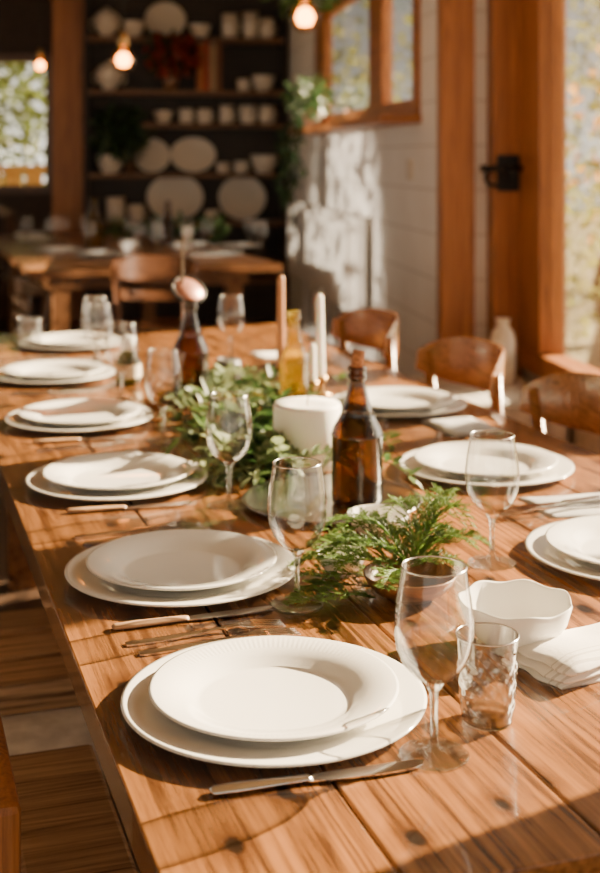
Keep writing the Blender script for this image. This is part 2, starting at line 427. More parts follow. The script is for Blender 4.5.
# outside
solo('garden_ground', MB().box((-14,-6,-0.35),(16,32,-0.16)), M_GROUND, label='dry grassy garden ground outside the windows', category='ground', kind='stuff', smooth=False)
def foliage(n, rad, L, W, seed, hollow=0.4, droop=0.2):
    R = random.Random(seed); mb = MB()
    for _ in range(n):
        while True:
            p = Vector((R.uniform(-1,1),R.uniform(-1,1),R.uniform(-1,1)))
            if hollow < p.length < 1: break
        b = Vector((p.x*rad[0],p.y*rad[1],p.z*rad[2]))
        d = (p + Vector((R.uniform(-1,1),R.uniform(-1,1),R.uniform(-1,1)-droop))).normalized()
        mb.leaf(b, d, Vector((R.uniform(-1,1),R.uniform(-1,1),R.uniform(0,1))), L*R.uniform(.7,1.3), W*R.uniform(.7,1.3))
    return mb
def tree(loc, h, rad, n, L, mat, seed, label, name='tree', hollow=0.4):
    t = thing(name, loc, 0, label, 'tree')
    part(t, 'trunk', MB().tube([(0,0,0.001),(0,0,0.04),(0.0,0,0.08),(0.05,0,h*0.4),(0,0.05,h*0.75),(0,0,h)], [0.13,0.13,0.125,0.1,0.08,0.04], 8), M_BARK)
    part(t, 'foliage', foliage(n, rad, L, L*0.5, seed, hollow), mat, loc=(0,0,h))
    return t
GZ = -0.16
tree((4.2,4.2,GZ), 2.75, (0.6,2.8,0.8), 44, 0.46, M_TREE, 31, 'unseen leafy tree added beside the big window to dapple the sunlight', hollow=0.05)  # out of view, added so its leaves break the sun into patches
tree((6.2,13.8,GZ), 2.2, (1.2,2.4,1.7), 1500, 0.14, M_TREE, 4, 'green garden tree seen through the big window', hollow=0.05)
tree((4.4,10.0,GZ), 1.6, (0.7,1.5,1.0), 240, 0.11, M_AUT, 5, 'small tree with orange autumn leaves in the garden', hollow=0.1)
tree((3.4,8.6,GZ), 0.8, (0.5,1.1,0.6), 600, 0.08, M_TREE, 15, 'low green shrub in the garden outside the window', hollow=0.1)
tree((-1.9,15.5,GZ), 2.4, (1.8,1.0,1.7), 3400, 0.17, M_TREED, 6, 'dark green garden tree outside the far window', hollow=0.1)
tree((3.2,17.5,GZ), 2.3, (1.3,1.0,1.4), 500, 0.16, M_TREE, 8, 'green garden tree beyond the casement window', hollow=0.1)
fn = MB()
for i in range(26): fn.box((-4.5+i*0.2,12.6,GZ),(-4.34+i*0.2,12.63,1.22))
fn.box((-4.5,12.58,1.2),(0.7,12.68,1.27))
solo('fence', fn, M_DECK, label='sunlit yellow wooden fence outside the far window', category='fence', smooth=False)

# stone ledge
solo('stone_ledge', MB().box((1.12,4.75,0),(1.74,5.39,0.40)), M_STONE, label='low whitewashed stone ledge below the window', category='ledge', smooth=False, bevel=0.03)
lv = thing('white_lantern', (1.60,5.18,0.40), 0, 'white ceramic lantern vase with narrow neck on the stone ledge', 'vase')
part(lv, 'body', MB().lathe([(0,0),(0.048,0),(0.054,0.02),(0.054,0.18),(0.045,0.215),(0.028,0.235),(0.028,0.26),(0.034,0.27),(0.024,0.27),(0.022,0.235),(0,0.22)], 32), M_CREAM)

# ------------------------------------------------------------ shelf unit
SHZ = [2.33,1.895,1.627,1.216,0.82,0.35]
su = thing('shelf_unit', (0.55,10.55,0), 0, 'tall near-black open shelving unit with wooden boards against the far wall', 'shelf')
part(su, 'back', MB().box((-0.83,0.12,0),(0.83,0.15,2.8)), M_SHELF, smooth=False)
part(su, 'side_panel', MB().box((-0.83,-0.17,0),(-0.80,0.12,2.8)), M_SHELF, smooth=False)
part(su, 'side_panel', MB().box((0.80,-0.17,0),(0.83,0.12,2.8)), M_SHELF, smooth=False)
for i, z in enumerate(SHZ):
    part(su, 'shelf_board', MB().box((-0.80 if i != 2 else -0.38,-0.16,z-0.035),(0.80,0.12,z)), M_SHELFB, smooth=False)
part(su, 'cabinet_base', MB().box((-0.79,-0.15,0),(0.79,0.12,0.315)), M_SHELF, smooth=False)

# ------------------------------------------------------------ crockery
def plate_prof(R, h, well, t=0.004):
    return [(0,0.001),(well*0.82,0.001),(well*0.85,0),(well*0.92,0),(well*0.95,0.0025),(well*1.03,h*0.42),(R*0.97,h-0.003),(R,h-0.0008),(R,h+0.0008),(R*0.975,h+0.0012),(well*1.08,h*0.42+t*1.0),(well*0.98,t*1.3),(well*0.9,t),(0,t)]
ME_CH = MB().lathe(plate_prof(0.166,0.014,0.112), 96).mesh('charger_plate'); fix_normals(ME_CH); ME_CH.materials.append(M_CER)
ME_DP = MB().lathe(plate_prof(0.136,0.021,0.088), 96).mesh('dinner_plate'); fix_normals(ME_DP); ME_DP.materials.append(M_PLATE)
def setting(u, v, du=0, dv=0, grp='place settings on the long table', z=TZ):
    x, y = P(u, v)
    solo('charger_plate', ME_CH, None, (x,y,z+0.0005), TA, 'wide flat white ceramic charger plate on the wooden table', 'plate', 'charger plates')
    x, y = P(u+du, v+dv)
    solo('dinner_plate', ME_DP, None, (x,y,z+0.0052), TA, 'white dinner plate with fluted rim on a charger', 'plate', 'dinner plates')
for a in ((-.0282,1.386),(-.169,1.822),(-.335,2.336),(-.499,2.88),(-.67,3.46),(-.725,4.04),(.505,1.90),(.355,2.43),(.232,3.04)):
    setting(*a)

def glass_thing(name, loc, label, h=0.19):
    g = thing(name, loc, 0, label, 'glass', 'wine glasses')
    k = h/0.19
    part(g, 'foot', MB().lathe([(0,0.0008),(0.034,0.0008),(0.0355,0.0016),(0.034,0.0028),(0.02,0.0042),(0.010,0.007),(0.0052,0.012),(0.0042,0.02),(0,0.02)], 48), M_SGLASS)
    part(g, 'stem', MB().lathe([(0,0.0202),(0.0041,0.0202),(0.0036,0.045),(0.0045,0.064*k),(0.010,0.0725*k),(0,0.0731*k)], 20), M_SGLASS)
    pr = [(0.0,0.0735),(0.008,0.074),(0.020,0.080),(0.031,0.092),(0.0375,0.107),(0.0402,0.123),(0.0398,0.14),(0.0375,0.158),(0.0345,0.175),(0.0325,0.189)]
    part(g, 'bowl', MB().lathe([(r,z*k) for r,z in pr], 64), M_GLASS)
    part(g, 'rim', MB().lathe([(0.0323+0.0009*cos(t*pi/4), 0.1897+0.0009*sin(t*pi/4)) for t in range(8)], 64, closed=True), M_RIM)
    return g
wg = glass_thing('wine_glass', (*P(.1344,1.274),TZ), 'clear stemmed wine glass standing on the wooden table')
for u,v in ((-.004,1.705),(.2838,1.877),(-.1224,2.19),(-.290,2.693),(-.44,3.136),(-.561,3.54),(-.204,3.75),(-.60,3.72)):
    dup(wg, (*P(u,v),TZ))
def tumbler(loc, r, h, label):
    g = thing('tumbler', loc, 0, label, 'glass', 'tumblers')
    pr = [(r*0.80,0.004)] + [(r*(0.82+0.17*i/30), 0.010+(h-0.010)*i/30) for i in range(31)]
    part(g, 'body', MB().lathe(pr, 120, wave=lambda rr,z,a: (rr*(1+0.055*abs(cos(6*a+z*150)*cos(6*a-z*150))*(1 if 0.012 < z < h*0.72 else 0)), z)), M_CUT)
    part(g, 'rim', MB().lathe([(r*.99+0.0009*cos(t*pi/4), h+0.0009*sin(t*pi/4)) for t in range(8)], 64, closed=True), M_RIM)
    part(g, 'base', MB().lathe([(0,0),(r*.76,0),(r*.79,0.003),(r*.79,0.009),(r*.7,0.012),(0,0.011)], 40), M_SGLASS)
    return g
tumbler((*P(.1993,1.353),TZ), 0.0335, 0.092, 'short clear cut-glass drinking tumbler on the wooden table')
tumbler((*P(-.853,4.01),TZ), 0.04, 0.09, 'short clear tumbler near the end of the table')

# bottles
def bottle(name, loc, mat, prof, label, cork=None, group='brown bottles', rot=0):
    b = thing(name, loc, rot, label, 'bottle', group)
    part(b, 'body', MB().lathe(prof, 48), mat)
    if cork: part(b, 'cork', MB().tube([(0,0,cork[0]-0.02),(0,0,cork[0]),(0.004,0,cork[1])], [0.009,0.011,0.011], 14), M_CORK)
    return b
def bprof(R, h, rn=0.014):
    return [(0,0.006),(R*.7,0.004),(R*.9,0),(R*.98,0.004),(R,0.012),(R,h*.49),(R*1.02,h*.495),(R*1.02,h*.51),(R*.985,h*.52),(R*.93,h*.555),(R*.83,h*.59),(R*.71,h*.63),(R*.60,h*.68),(R*.62,h*.685),(R*.58,h*.70),(R*.48,h*.75),(R*.41,h*.81),(rn,h*.88),(rn,h*.905),(rn*1.25,h*.91),(rn*1.3,h*.94),(rn*1.1,h*.95),(rn*1.1,h*.96),(rn*1.25,h*.965),(rn*1.25,h*.99),(rn*1.1,h)]
bottle('brown_bottle', (*P(.0983,2.19),TZ+0.0045), M_BROWN, bprof(0.044,0.235,0.0135), 'dark brown glass bottle with cork stopper on the pewter tray', cork=(0.235,0.262))
bottle('brown_bottle', (*P(-.269,3.11),TZ), M_BROWN, bprof(0.044,0.25,0.014), 'dark brown glass bottle among the green leaves')
bottle('amber_bottle', (*P(-.0145,2.98),TZ), M_AMBER, bprof(0.034,0.240,0.013), 'light amber glass bottle beside the taper candles')
# disc ornament behind bottle
so = thing('disc_ornament', (*P(-.31,3.35),TZ), 0, 'round copper disc on a thin rod standing behind the brown bottle', 'ornament')
part(so, 'rod', MB().lathe([(0,0),(0.03,0),(0.03,0.006),(0.004,0.01),(0.0035,0.39),(0,0.39)], 16), M_METAL)
part(so, 'disc', MB().lathe([(0,0),(0.041,0),(0.042,0.002),(0.041,0.004),(0,0.004)], 40), M_COPPER, loc=(0.015,-0.01,0.25), rot=(radians(42),radians(12),radians(10)))
part(so, 'rim', MB().lathe([(0.044+0.0045*cos(t*pi/4), 0.002+0.0045*sin(t*pi/4)) for t in range(8)], 40, closed=True), M_IRON, loc=(0.015,-0.01,0.25), rot=(radians(42),radians(12),radians(10)))

# tray
solo('tray', MB().lathe([(0,0),(0.12,0),(0.15,0.008),(0.156,0.0105),(0.154,0.0125),(0.148,0.0105),(0.118,0.004),(0,0.004)], 64), M_TRAY, (*P(.055,2.20),TZ), TA, 'round pewter serving tray in the middle of the table', 'tray')
def candle(name, loc, r, h, mat, label, lean=0.0):
    c = thing(name, loc, 0, label, 'candle', 'candles')
    part(c, 'wax', MB().lathe([(0,0),(r*.97,0),(r,0.003),(r*(0.85 if r<0.02 else 1),h-0.006),(r*(0.7 if r<0.02 else .96),h),(r*.5,h-0.004 if r>0.02 else h+0.002),(0,h-0.006 if r>0.02 else h+0.004)], 48), mat, rot=(0,lean,0))
    part(c, 'wick', MB().tube([(0,0,h-0.008),(0.001,0,h+0.005),(0.003,0,h+0.014)], 0.0012, 6), M_WICK, rot=(0,lean,0))
    return c
candle('pillar_candle', (*P(.0137,2.474),TZ), 0.066, 0.122, M_WAX, 'thick white pillar candle among green leaves')
def holder(loc, label):
    return solo('candle_holder', MB().lathe([(0,0),(0.028,0),(0.028,0.004),(0.008,0.010),(0.008,0.03),(0.015,0.036),(0.015,0.05),(0.011,0.05),(0.011,0.038),(0,0.037)], 28), M_BRASS, loc, 0, label, 'candle holder', 'candle holders')
for (u,v,h,m,lab) in ((.053,3.2,0.235,M_WAX,'tall slim white taper candle'),(.030,3.13,0.12,M_WAX,'short white taper candle'),(-.050,3.32,0.27,M_BWAX,'tall brown taper candle')):
    x,y = P(u,v); holder((x,y,TZ), 'small brass candle holder on the table')
    candle('taper_candle', (x,y,TZ+0.0375), 0.0108, h-0.02, m, lab+' in a brass holder', -0.02 if u > .05 else 0)

# bowls
def bowl(name, loc, r, h, mat, label, wave=None, cat='bowl', grp=None):
    pr = [(0,0.002),(r*.42,0.002),(r*.44,0),(r*.5,0),(r*.52,0.004),(r*.75,h*.3),(r*.92,h*.65),(r,h),(r*.985,h+0.002),(r*.96,h),(r*.88,h*.66),(r*.7,h*.34),(r*.45,0.01),(0,0.008)]
    return solo(name, MB().lathe(pr, 96, wave=wave), mat, loc, TA, label, cat, grp)
sc = lambda r,z,a: (r*(1+0.022*cos(7*a)*(z/0.06 if z > 0 else 0)), z+0.0018*cos(7*a)*(1 if z > 0.045 else 0))
bowl('serving_bowl', (*P(.2640,1.555),TZ), 0.069, 0.058, M_CER, 'white ceramic bowl with scalloped wavy rim', wave=sc)
bowl('small_bowl', (*P(.124,2.016),TZ), 0.049, 0.034, M_CER, 'small plain white ceramic bowl in front of the bottle')
bowl('wooden_bowl', (*P(.150,1.735),TZ), 0.064, 0.032, M_WOODB, 'small dark wooden bowl holding fern greenery')
bowl('pinch_dish', (*P(.060,1.83),TZ), 0.036, 0.030, M_CER, 'tiny white ceramic dish under the fern')
# small vase
vs = thing('bud_vase', (*P(-.455,3.36),TZ), 0, 'small green glass bottle with white paper label and white top', 'vase')
part(vs, 'body', MB().lathe([(0,0.003),(0.03,0),(0.034,0.01),(0.034,0.06),(0.02,0.085),(0.013,0.095)], 32), M_GREENG)
part(vs, 'label', MB().lathe([(0.0346,0.02),(0.0346,0.055)], 32), M_PAPER)
part(vs, 'stopper', MB().lathe([(0,0.09),(0.018,0.09),(0.02,0.125),(0,0.13)], 24), M_CER)
x,y = P(-.17,3.2)
pc = thing('grey_pot', (x,y+0.15,TZ), 0, 'small dark grey stoneware pot between the glasses', 'pot')
part(pc, 'body', MB().lathe([(0,0),(0.03,0),(0.038,0.03),(0.034,0.06),(0.025,0.07),(0.022,0.066),(0.03,0.04),(0,0.02)], 28), plain('grey_stoneware',(0.14,0.14,0.14),0.5))

# napkins
def napkin(loc, w, d, layers, rot, mat, label, seed=1, t=0.005):
    R = random.Random(seed); mb = MB(); n = 14
    for L in range(layers):
        vs = []; fs = []
        ox, oy = R.uniform(-.004,.004), R.uniform(-.004,.004); a = R.uniform(-.04,.04)
        sx = w*(1-L*0.03); sy = d*(1-L*0.03)
        for s in (0,1):
            for i in range(n+1):
                for j in range(n+1):
                    u = i/n-.5; v = j/n-.5
                    e = min(1, 6*min(.5-abs(u), .5-abs(v))+.1)
                    wav = 0.0010*sin(9*u+L+seed)+0.0010*sin(7*v+2*L)
                    z = L*t + (t*0.96*e**.5 + (wav+0.0014)*e if s else t*0.04*(1-e))
                    x = u*sx+ox+0.003*sin(11*v+L); y = v*sy+oy+0.003*sin(9*u+L)
                    vs.append((x*cos(a)-y*sin(a), x*sin(a)+y*cos(a), z))
        m = (n+1)**2
        for i in range(n):
            for j in range(n):
                q = (i*(n+1)+j, (i+1)*(n+1)+j, (i+1)*(n+1)+j+1, i*(n+1)+j+1)
                fs.append(q[::-1]); fs.append(tuple(k+m for k in q))
        bd = [i*(n+1) for i in range(n+1)]+[n*(n+1)+j for j in range(1,n+1)]+[i*(n+1)+n for i in range(n-1,-1,-1)]+[j for j in range(n-1,0,-1)]
        for k in range(len(bd)):
            p, q = bd[k], bd[(k+1)%len(bd)]; fs.append((p,q,q+m,p+m))
        mb.add(vs, fs)
    return solo('napkin', mb, mat, loc, rot, label, 'napkin', 'linen napkins')
napkin((*P(.345,1.51),TZ), 0.18, 0.10, 3, TA+0.25, M_STRIPE, 'thick folded white linen napkin with grey stripes beside the bowl', 2, 0.009)
napkin((*P(.50,2.19),TZ), 0.20, 0.13, 1, TA-0.1, M_CLOTHG, 'flat folded grey linen napkin under cutlery', 3, 0.004)
napkin((*P(.36,2.82),TZ), 0.12, 0.16, 2, TA, M_CLOTHG, 'folded grey linen napkin beside a plate', 4)
napkin((*P(-.06,3.85),TZ), 0.16, 0.12, 1, TA, M_CLOTH, 'folded white linen napkin near the table end', 5)

# cutlery
kn = MB().extrude([(0.095,-0.006),(0.12,-0.009),(0.17,-0.011),(0.2,-0.009),(0.213,-0.003),(0.216,0.004),(0.21,0.0075),(0.12,0.0075),(0.095,0.005)], 0.0022, 0.0036)
kh = MB().tube([(0,0,0.004),(0.004,0,0.004),(0.03,0,0.004),(0.07,0,0.004),(0.095,0,0.004),(0.1,0,0.004)], [0.004,0.0075,0.0082,0.0068,0.006,0.004], 12, sq=0.48)
fk = MB()
out = [(0.001,-0.005),(0.01,-0.0072),(0.06,-0.0048),(0.13,-0.003),(0.145,-0.005),(0.152,-0.0105),(0.162,-0.0125)]
tn = []
for i in range(4):
    yc = -0.0102+i*0.0068
    tn += [(0.165,yc-0.0023),(0.203,yc-0.0015),(0.206,yc),(0.203,yc+0.0015),(0.165,yc+0.0023)]
    if i < 3: tn.append((0.161,yc+0.0034))
fk_out = out+tn+[(x,-y) for x,y in out[::-1]]
fzf = lambda x,y: 0.006*sin(max(0,min(1,(x-0.1)/0.1))*pi)*0.8 + 0.0005
fk.extrude(fk_out, 0.0, 0.0020, zf=fzf)
ME_KB = kn.mesh('blade', False); fix_normals(ME_KB); ME_KH = kh.mesh('handle'); fix_normals(ME_KH); ME_FK = fk.mesh('fork', False); fix_normals(ME_FK)
ME_KB.materials.append(M_METAL); ME_FK.materials.append(M_METAL)
M_BONE = plain('horn_handle', (0.50,0.30,0.17), 0.35)
ME_KH2 = ME_KH.copy(); ME_KH.materials.append(M_METAL); ME_KH2.materials.append(M_BONE)
def cutlery(kind, a, b, wood_h=False, z=TZ+0.0003):
    xa,ya = P(*a); xb,yb = P(*b); r = atan2(yb-ya, xb-xa)
    if kind == 'knife':
        k = thing('table_knife', (xa,ya,z), r, 'silver table knife with '+('light horn handle' if wood_h else 'steel handle')+' lying beside a plate', 'knife', 'table knives')
        part(k, 'blade', ME_KB, None); part(k, 'handle', ME_KH2 if wood_h else ME_KH, None)
    else:
        solo('fork', ME_FK, None, (xa,ya,z), r, 'silver four-tined dinner fork lying beside a plate', 'fork', 'dinner forks')
cutlery('knife', (-.0846,1.194), (.1234,1.253))
cutlery('knife', (-.2385,1.611), (-.0107,1.693), True)
cutlery('fork', (-.215,1.560), (-.0,1.640)); cutlery('fork', (-.195,1.53), (.02,1.612))
cutlery('knife', (-.3927,2.14), (-.165,2.2), True)
cutlery('fork', (-.355,2.0), (-.156,2.07)); cutlery('fork', (-.335,1.965), (-.14,2.04))
cutlery('knife', (-.56,2.66), (-.344,2.72), True); cutlery('fork', (-.54,2.60), (-.33,2.67))
cutlery('knife', (-.73,3.20), (-.53,3.25)); cutlery('fork', (-.90,3.75),(-.70,3.82))
cutlery('fork', (.52,2.17), (.35,2.11), z=TZ+0.0065); cutlery('knife', (.54,2.21), (.37,2.14), z=TZ+0.0065)
cutlery('fork', (.31,2.80), (.29,2.62))
cutlery('fork', (.17,2.72), (.19,2.90))

# ------------------------------------------------------------ greenery on the table
def spine(L, bend, arch, n, droop=0.0):
    pts = []
    for i in range(n+1):
        t = i/n
        pts.append(Vector((L*t, bend*L*t*t, arch*sin(t*pi*0.9)*L - droop*t*t*L)))
    return pts
def sprig(L, n, leaf, wid, bend, arch, seed):
    R = random.Random(seed); mb = MB(); pts = spine(L, bend, arch, n)
    pts = [p+Vector((0,0,0.006)) for p in pts]
    mb.tube(pts, [0.0018*(1-i/n*.6) for i in range(n+1)], 5)
    for i in range(1, n+1):
        d = (pts[i]-pts[i-1]).normalized()
        for s in (-1,1):
            side = Vector((-d.y, d.x, 0))*s
            dd = d*R.uniform(.3,.8)+side*R.uniform(.6,1)+Vector((0,0,R.uniform(0.0,.7)))
            mb.leaf(pts[i], dd, Vector((R.uniform(-.4,.4),R.uniform(-.4,.4),1)), leaf*R.uniform(.7,1.2), wid*R.uniform(.8,1.2))
    mb.leaf(pts[-1], pts[-1]-pts[-2], Vector((0,0,1)), leaf, wid)
    return mb
def fern(L, n, bend, arch, seed, W=0.034, droop=0.0):
    R = random.Random(seed); mb = MB(); pts = spine(L, bend, arch, n, droop)
    pts = [p+Vector((0,0,0.006)) for p in pts]
    mb.tube(pts, [0.0012*(1-i/n*.6) for i in range(n+1)], 5)
    for i in range(1, n+1):
        d = (pts[i]-pts[i-1]).normalized(); t = i/n
        bl = W*(sin(min(1,t*1.4+.15)*pi/2))*(1.08-t)**0.7*R.uniform(.6,1.25)
        for s in (-1,1):
            side = Vector((-d.y, d.x, 0))*s
            dd = (d*R.uniform(.6,1.1)+side+Vector((0,0,R.uniform(-.2,.5)))).normalized()
            m = max(4, int(bl/0.0030))
            mb.tube([pts[i], pts[i]+dd*bl], [0.0007,0.0004], 4)
            for k in range(m):
                q = pts[i]+dd*bl*(k+1)/m
                sd = Vector((-dd.y, dd.x, 0.1))
                for s2 in (-1,1):
                    mb.leaf(q, dd*1.1+sd*s2*.8+Vector((0,0,R.uniform(-.2,.5))), Vector((R.uniform(-.3,.3),R.uniform(-.3,.3),1)), 0.0085*(1.15-k/m*.5)*R.uniform(.8,1.2), 0.0018)
    return mb
G1 = 'fern sprigs in the centrepiece'
FS = [  # u,v,heading(deg),L,bend,arch,z
 (.150,1.745,25,.14,.2,.50,.03),(.150,1.745,60,.16,-.2,.45,.03),(.150,1.745,170,.15,.2,.28,.03),(.150,1.745,200,.15,-.2,.13,.03),
 (.150,1.745,125,.13,.2,.42,.03),(.150,1.745,-30,.07,.3,.2,.03),(.16,1.76,85,.14,.2,.46,.03),(.14,1.75,150,.14,-.3,.38,.03),(.14,1.73,225,.08,.3,.1,.03),
 (.10,1.74,185,.12,.2,.08,.004),(.10,1.80,175,.11,-.2,.2,.004),(.11,1.86,160,.10,-.3,.3,0),(.17,1.80,45,.16,.3,.48,.02),(.15,1.76,100,.10,-.2,.25,.03),(.155,1.75,190,.12,.2,.32,.03),
 (.10,1.70,195,.12,-.1,.10,.004),(.10,1.78,200,.12,.15,.12,.004),(.16,1.75,45,.12,.2,.3,.03),(.15,1.76,140,.10,.2,.5,.03),
 (.15,1.75,10,.11,.2,.3,.03),(.16,1.75,75,.12,.3,.3,.03),(.13,1.74,180,.10,-.2,.4,.03),(.12,1.77,160,.12,.2,.2,.02),(.17,1.79,30,.12,-.1,.25,.02),(.17,1.77,65,.16,.1,.35,.03)]
for i,(u,v,hd,L,b,a,z) in enumerate(FS):
    x,y = P(u,v)
    solo('fern_sprig', fern(L, 20, b, a, i+11), M_FERN, (x,y,TZ+z+0.001), radians(hd), 'feathery green fern sprig spilling from the wooden bowl', 'greenery', G1)
R = random.Random(5)
for i in range(72):
    v = 2.38+ (R.random()**1.15)*0.85
    u = R.uniform(-.165,.03) - (v-2.5)*0.12
    x,y = P(u,v)
    pale = i % 2
    hd = R.uniform(0,6.28)
    solo('leaf_sprig', sprig(R.uniform(.08,.13), R.randint(6,8), R.uniform(.034,.052), R.uniform(.015,.027), R.uniform(-.4,.4), R.uniform(.15,.55), 40+i), M_LEAFP if pale else M_LEAF, (x,y,TZ), hd, ('pale' if pale else 'dark')+' green leafy sprig laid along the table centre', 'greenery', 'leaf sprigs in the centrepiece')
for i,(u,v) in enumerate(((.03,2.33),(.06,2.36),(-.06,2.36),(.12,2.42),(.10,2.55),(.0,2.62),(.15,3.1),(.1,3.3),(.10,2.30),(-.02,2.32),(.13,2.5),(.14,2.62))):
    x,y = P(u,v)
    solo('leaf_sprig', sprig(.10, 7, .034, .014, .2, .35, 90+i), M_LEAFP if i % 3 == 0 else M_LEAF, (x,y,TZ+0.014 if v < 2.4 else TZ), radians(40*i), ('pale' if i % 3 == 0 else 'dark')+' green leafy sprig at the foot of the pillar candle', 'greenery', 'leaf sprigs in the centrepiece')

# ------------------------------------------------------------ tables
def table(name, cx, cy, w, l, mat, label, nplank):
    t = thing(name, (*T(cx,cy),0), TA, label, 'table')
    mb = MB(); pw = w/nplank
    for i in range(nplank):
        mb.box((-w/2+i*pw+0.0013,-l/2,TZ-0.042),(-w/2+(i+1)*pw-0.0013,l/2,TZ))
    part(t, 'tabletop', mb, mat, smooth=False, bevel=0.0025)
    a = MB(); x0,y0 = w/2-0.13, l/2-0.25
    a.box((-x0,-y0,TZ-0.13),(x0,-y0+0.03,TZ-0.042)).box((-x0,y0-0.03,TZ-0.13),(x0,y0,TZ-0.042)).box((-x0,-y0+.03,TZ-0.13),(-x0+0.03,y0-.03,TZ-0.042)).box((x0-0.03,-y0+.03,TZ-0.13),(x0,y0-.03,TZ-0.042))
    part(t, 'apron', a, mat, smooth=False)
    for sx in (-1,1):
        for sy in (-1,1):
            cx_, cy_ = sx*(x0-0.075), sy*(y0-0.075)
            part(t, 'leg', MB().box((cx_-.045,cy_-.045,0),(cx_+.045,cy_+.045,TZ-0.042)), mat, smooth=False, bevel=0.004)
    return t
table('dining_table', 0.80, 2.68, 1.16, 3.44, M_TABLE, 'long rustic plank dining table in warm knotty wood', 6)
table('dining_table', 1.45, 8.35, 1.4, 3.1, M_TABLE2, 'second wooden dining table laid with plates near the shelves', 7)

# ------------------------------------------------------------ chairs
def curved_rail(hw, zb, zt, drop, th=0.018):
    n = 24; vs = []; fs = []
    for i in range(n+1):
        t = -1+2*i/n; y = hw*t; x = 0.02-0.11*abs(t)**2.4
        e = abs(t)**5
        a, b = zt-drop*e, zb+drop*.6*e
        for (dx,z) in ((0,b),(th,b),(th+.006,a),(0.006,a)):
            vs.append((x+dx,y,z))
    for i in range(n):
        for k in range(4):
            fs.append((i*4+k,(i+1)*4+k,(i+1)*4+(k+1)%4,i*4+(k+1)%4))
    fs += [(0,1,2,3),(n*4+3,n*4+2,n*4+1,n*4)]
    return MB().add(vs,fs)
def chair(loc, rot, mat, label, top=0.82, slats=False, group='dining chairs'):
    # sitter faces -x, back at +x
    c = thing('dining_chair', (*loc,0), rot, label, 'chair', group)
    seat = MB(); n = 32; ol = []
    for i in range(n):
        a = 2*pi*i/n; ca, sa = cos(a), sin(a)
        ol.append((-0.22+0.21*abs(ca)**0.5*(1 if ca>0 else -1), 0.21*abs(sa)**0.5*(1 if sa>0 else -1)))
    seat.extrude(ol, 0.425, 0.45)
    part(c, 'seat', seat, mat, smooth=False, bevel=0.006)
    part(c, 'backrest', curved_rail(.23, top-(.07 if slats else .135), top, 0.05, 0.010), mat, smooth=False, bevel=0.003)
    if slats:
        for zz in (0.53,0.60,0.67):
            part(c, 'slat', MB().box((0.0,-0.19,zz),(0.015,0.19,zz+0.035)), mat, smooth=False)
    else:
        part(c, 'lower_rail', curved_rail(.205, .60, .655, 0.0, 0.009), mat, smooth=False, bevel=0.003)
    for sy in (-1,1):
        part(c, 'leg', MB().tube([(-0.05+0.06,sy*0.19,0),(-0.03,sy*0.18,0.44),(-0.06,sy*0.212,top-0.05)], [0.013,0.018,0.015], 10), mat)
        part(c, 'leg', MB().tube([(-0.42,sy*0.19,0),(-0.38,sy*0.17,0.43)], [0.012,0.017], 10), mat)
    return c
for y,lab in ((2.49,'curved-back orange wooden dining chair tucked at the table'),(3.11,'curved-back orange wooden dining chair tucked at the table'),(3.82,'curved-back brown wooden dining chair by the table end')):
    chair(T(1.54,y), TA, M_CHAIR, lab, top=0.85)
chair(P(-.77,6.65), radians(-90-8), M_MIDCH, 'brown wooden dining chair at the end of the second table', top=0.84)
chair(P(-1.25,5.75), radians(195), M_DARKCH, 'dark slat-back wooden chair between the tables', 0.80, True)
chair(P(-1.75,6.2), radians(170), M_DARKCH, 'dark slat-back wooden chair between the tables', 0.80, True)
chair(P(-2.25,9.6), radians(190), M_DARKCH, 'dark slat-back wooden chair at the second table', 0.98, True)
chair(P(-2.40,8.2), radians(190), M_DARKCH, 'dark slat-back wooden chair at the second table', 0.9, True)

# bench on the near side
bx, by = T(0.12, 2.0)
bn = thing('bench', (bx,by,0), TA, 'long white-framed bench with weathered plank seats beside the table', 'bench')
part(bn, 'frame', MB().box((-0.42,-0.95,0.33),(0.36,0.60,0.385)), M_WBENCH, smooth=False, bevel=0.005)
part(bn, 'seat', MB().box((-0.42,0.235,0.385),(0.34,0.345,0.44)).box((-0.42,0.365,0.385),(0.34,0.468,0.44)).box((-0.42,0.49,0.385),(0.34,0.61,0.44)), M_BENCH, smooth=False, bevel=0.008)
part(bn, 'seat', MB().box((0.05,-0.66,0.385),(0.195,-0.02,0.44)).box((0.213,-0.66,0.385),(0.35,-0.02,0.44)), M_BENCH, smooth=False, bevel=0.008)
for sx in (-0.36,0.30):
    for sy in (-0.88,0.54):
        part(bn, 'leg', MB().box((sx-.03,sy-.03,0),(sx+.03,sy+.03,0.33)), M_WBENCH, smooth=False)
part(bn, 'armrest', MB().box((-0.03,-0.66,0.385),(0.02,-0.40,0.68)), M_FRAME, smooth=False, bevel=0.01)

# ------------------------------------------------------------ second table's things
for u,v in ((-1.212,7.7),(-.74,8.5),(-.42,8.5),(-1.9,9.1),(-1.55,8.1),(-2.05,9.6),(-.5,7.75)):
    x,y = P(u,v)
    solo('charger_plate', ME_CH, None, (x,y,TZ+.0005), 0, 'wide white ceramic plate on the second table', 'plate', 'plates on the second table')
    if u < -.6: solo('dinner_plate', ME_DP, None, (x,y,TZ+.0052), 0, 'white dinner plate stacked on a charger on the second table', 'plate', 'plates on the second table')
for u,v in ((-1.74,9.0),(-1.62,8.7),(-.95,8.4),(-.80,8.9),(-1.0,9.0),(-1.33,8.05),(-.6,8.2),(-1.5,8.9),(-.85,7.6),(-.25,8.1),(-1.85,8.6),(-1.15,8.6),(-.7,7.9),(-1.0,7.9),(-.35,8.7),(-1.65,8.4)):
    dup(wg, (*P(u,v),TZ), label='clear stemmed wine glass standing on the second table')
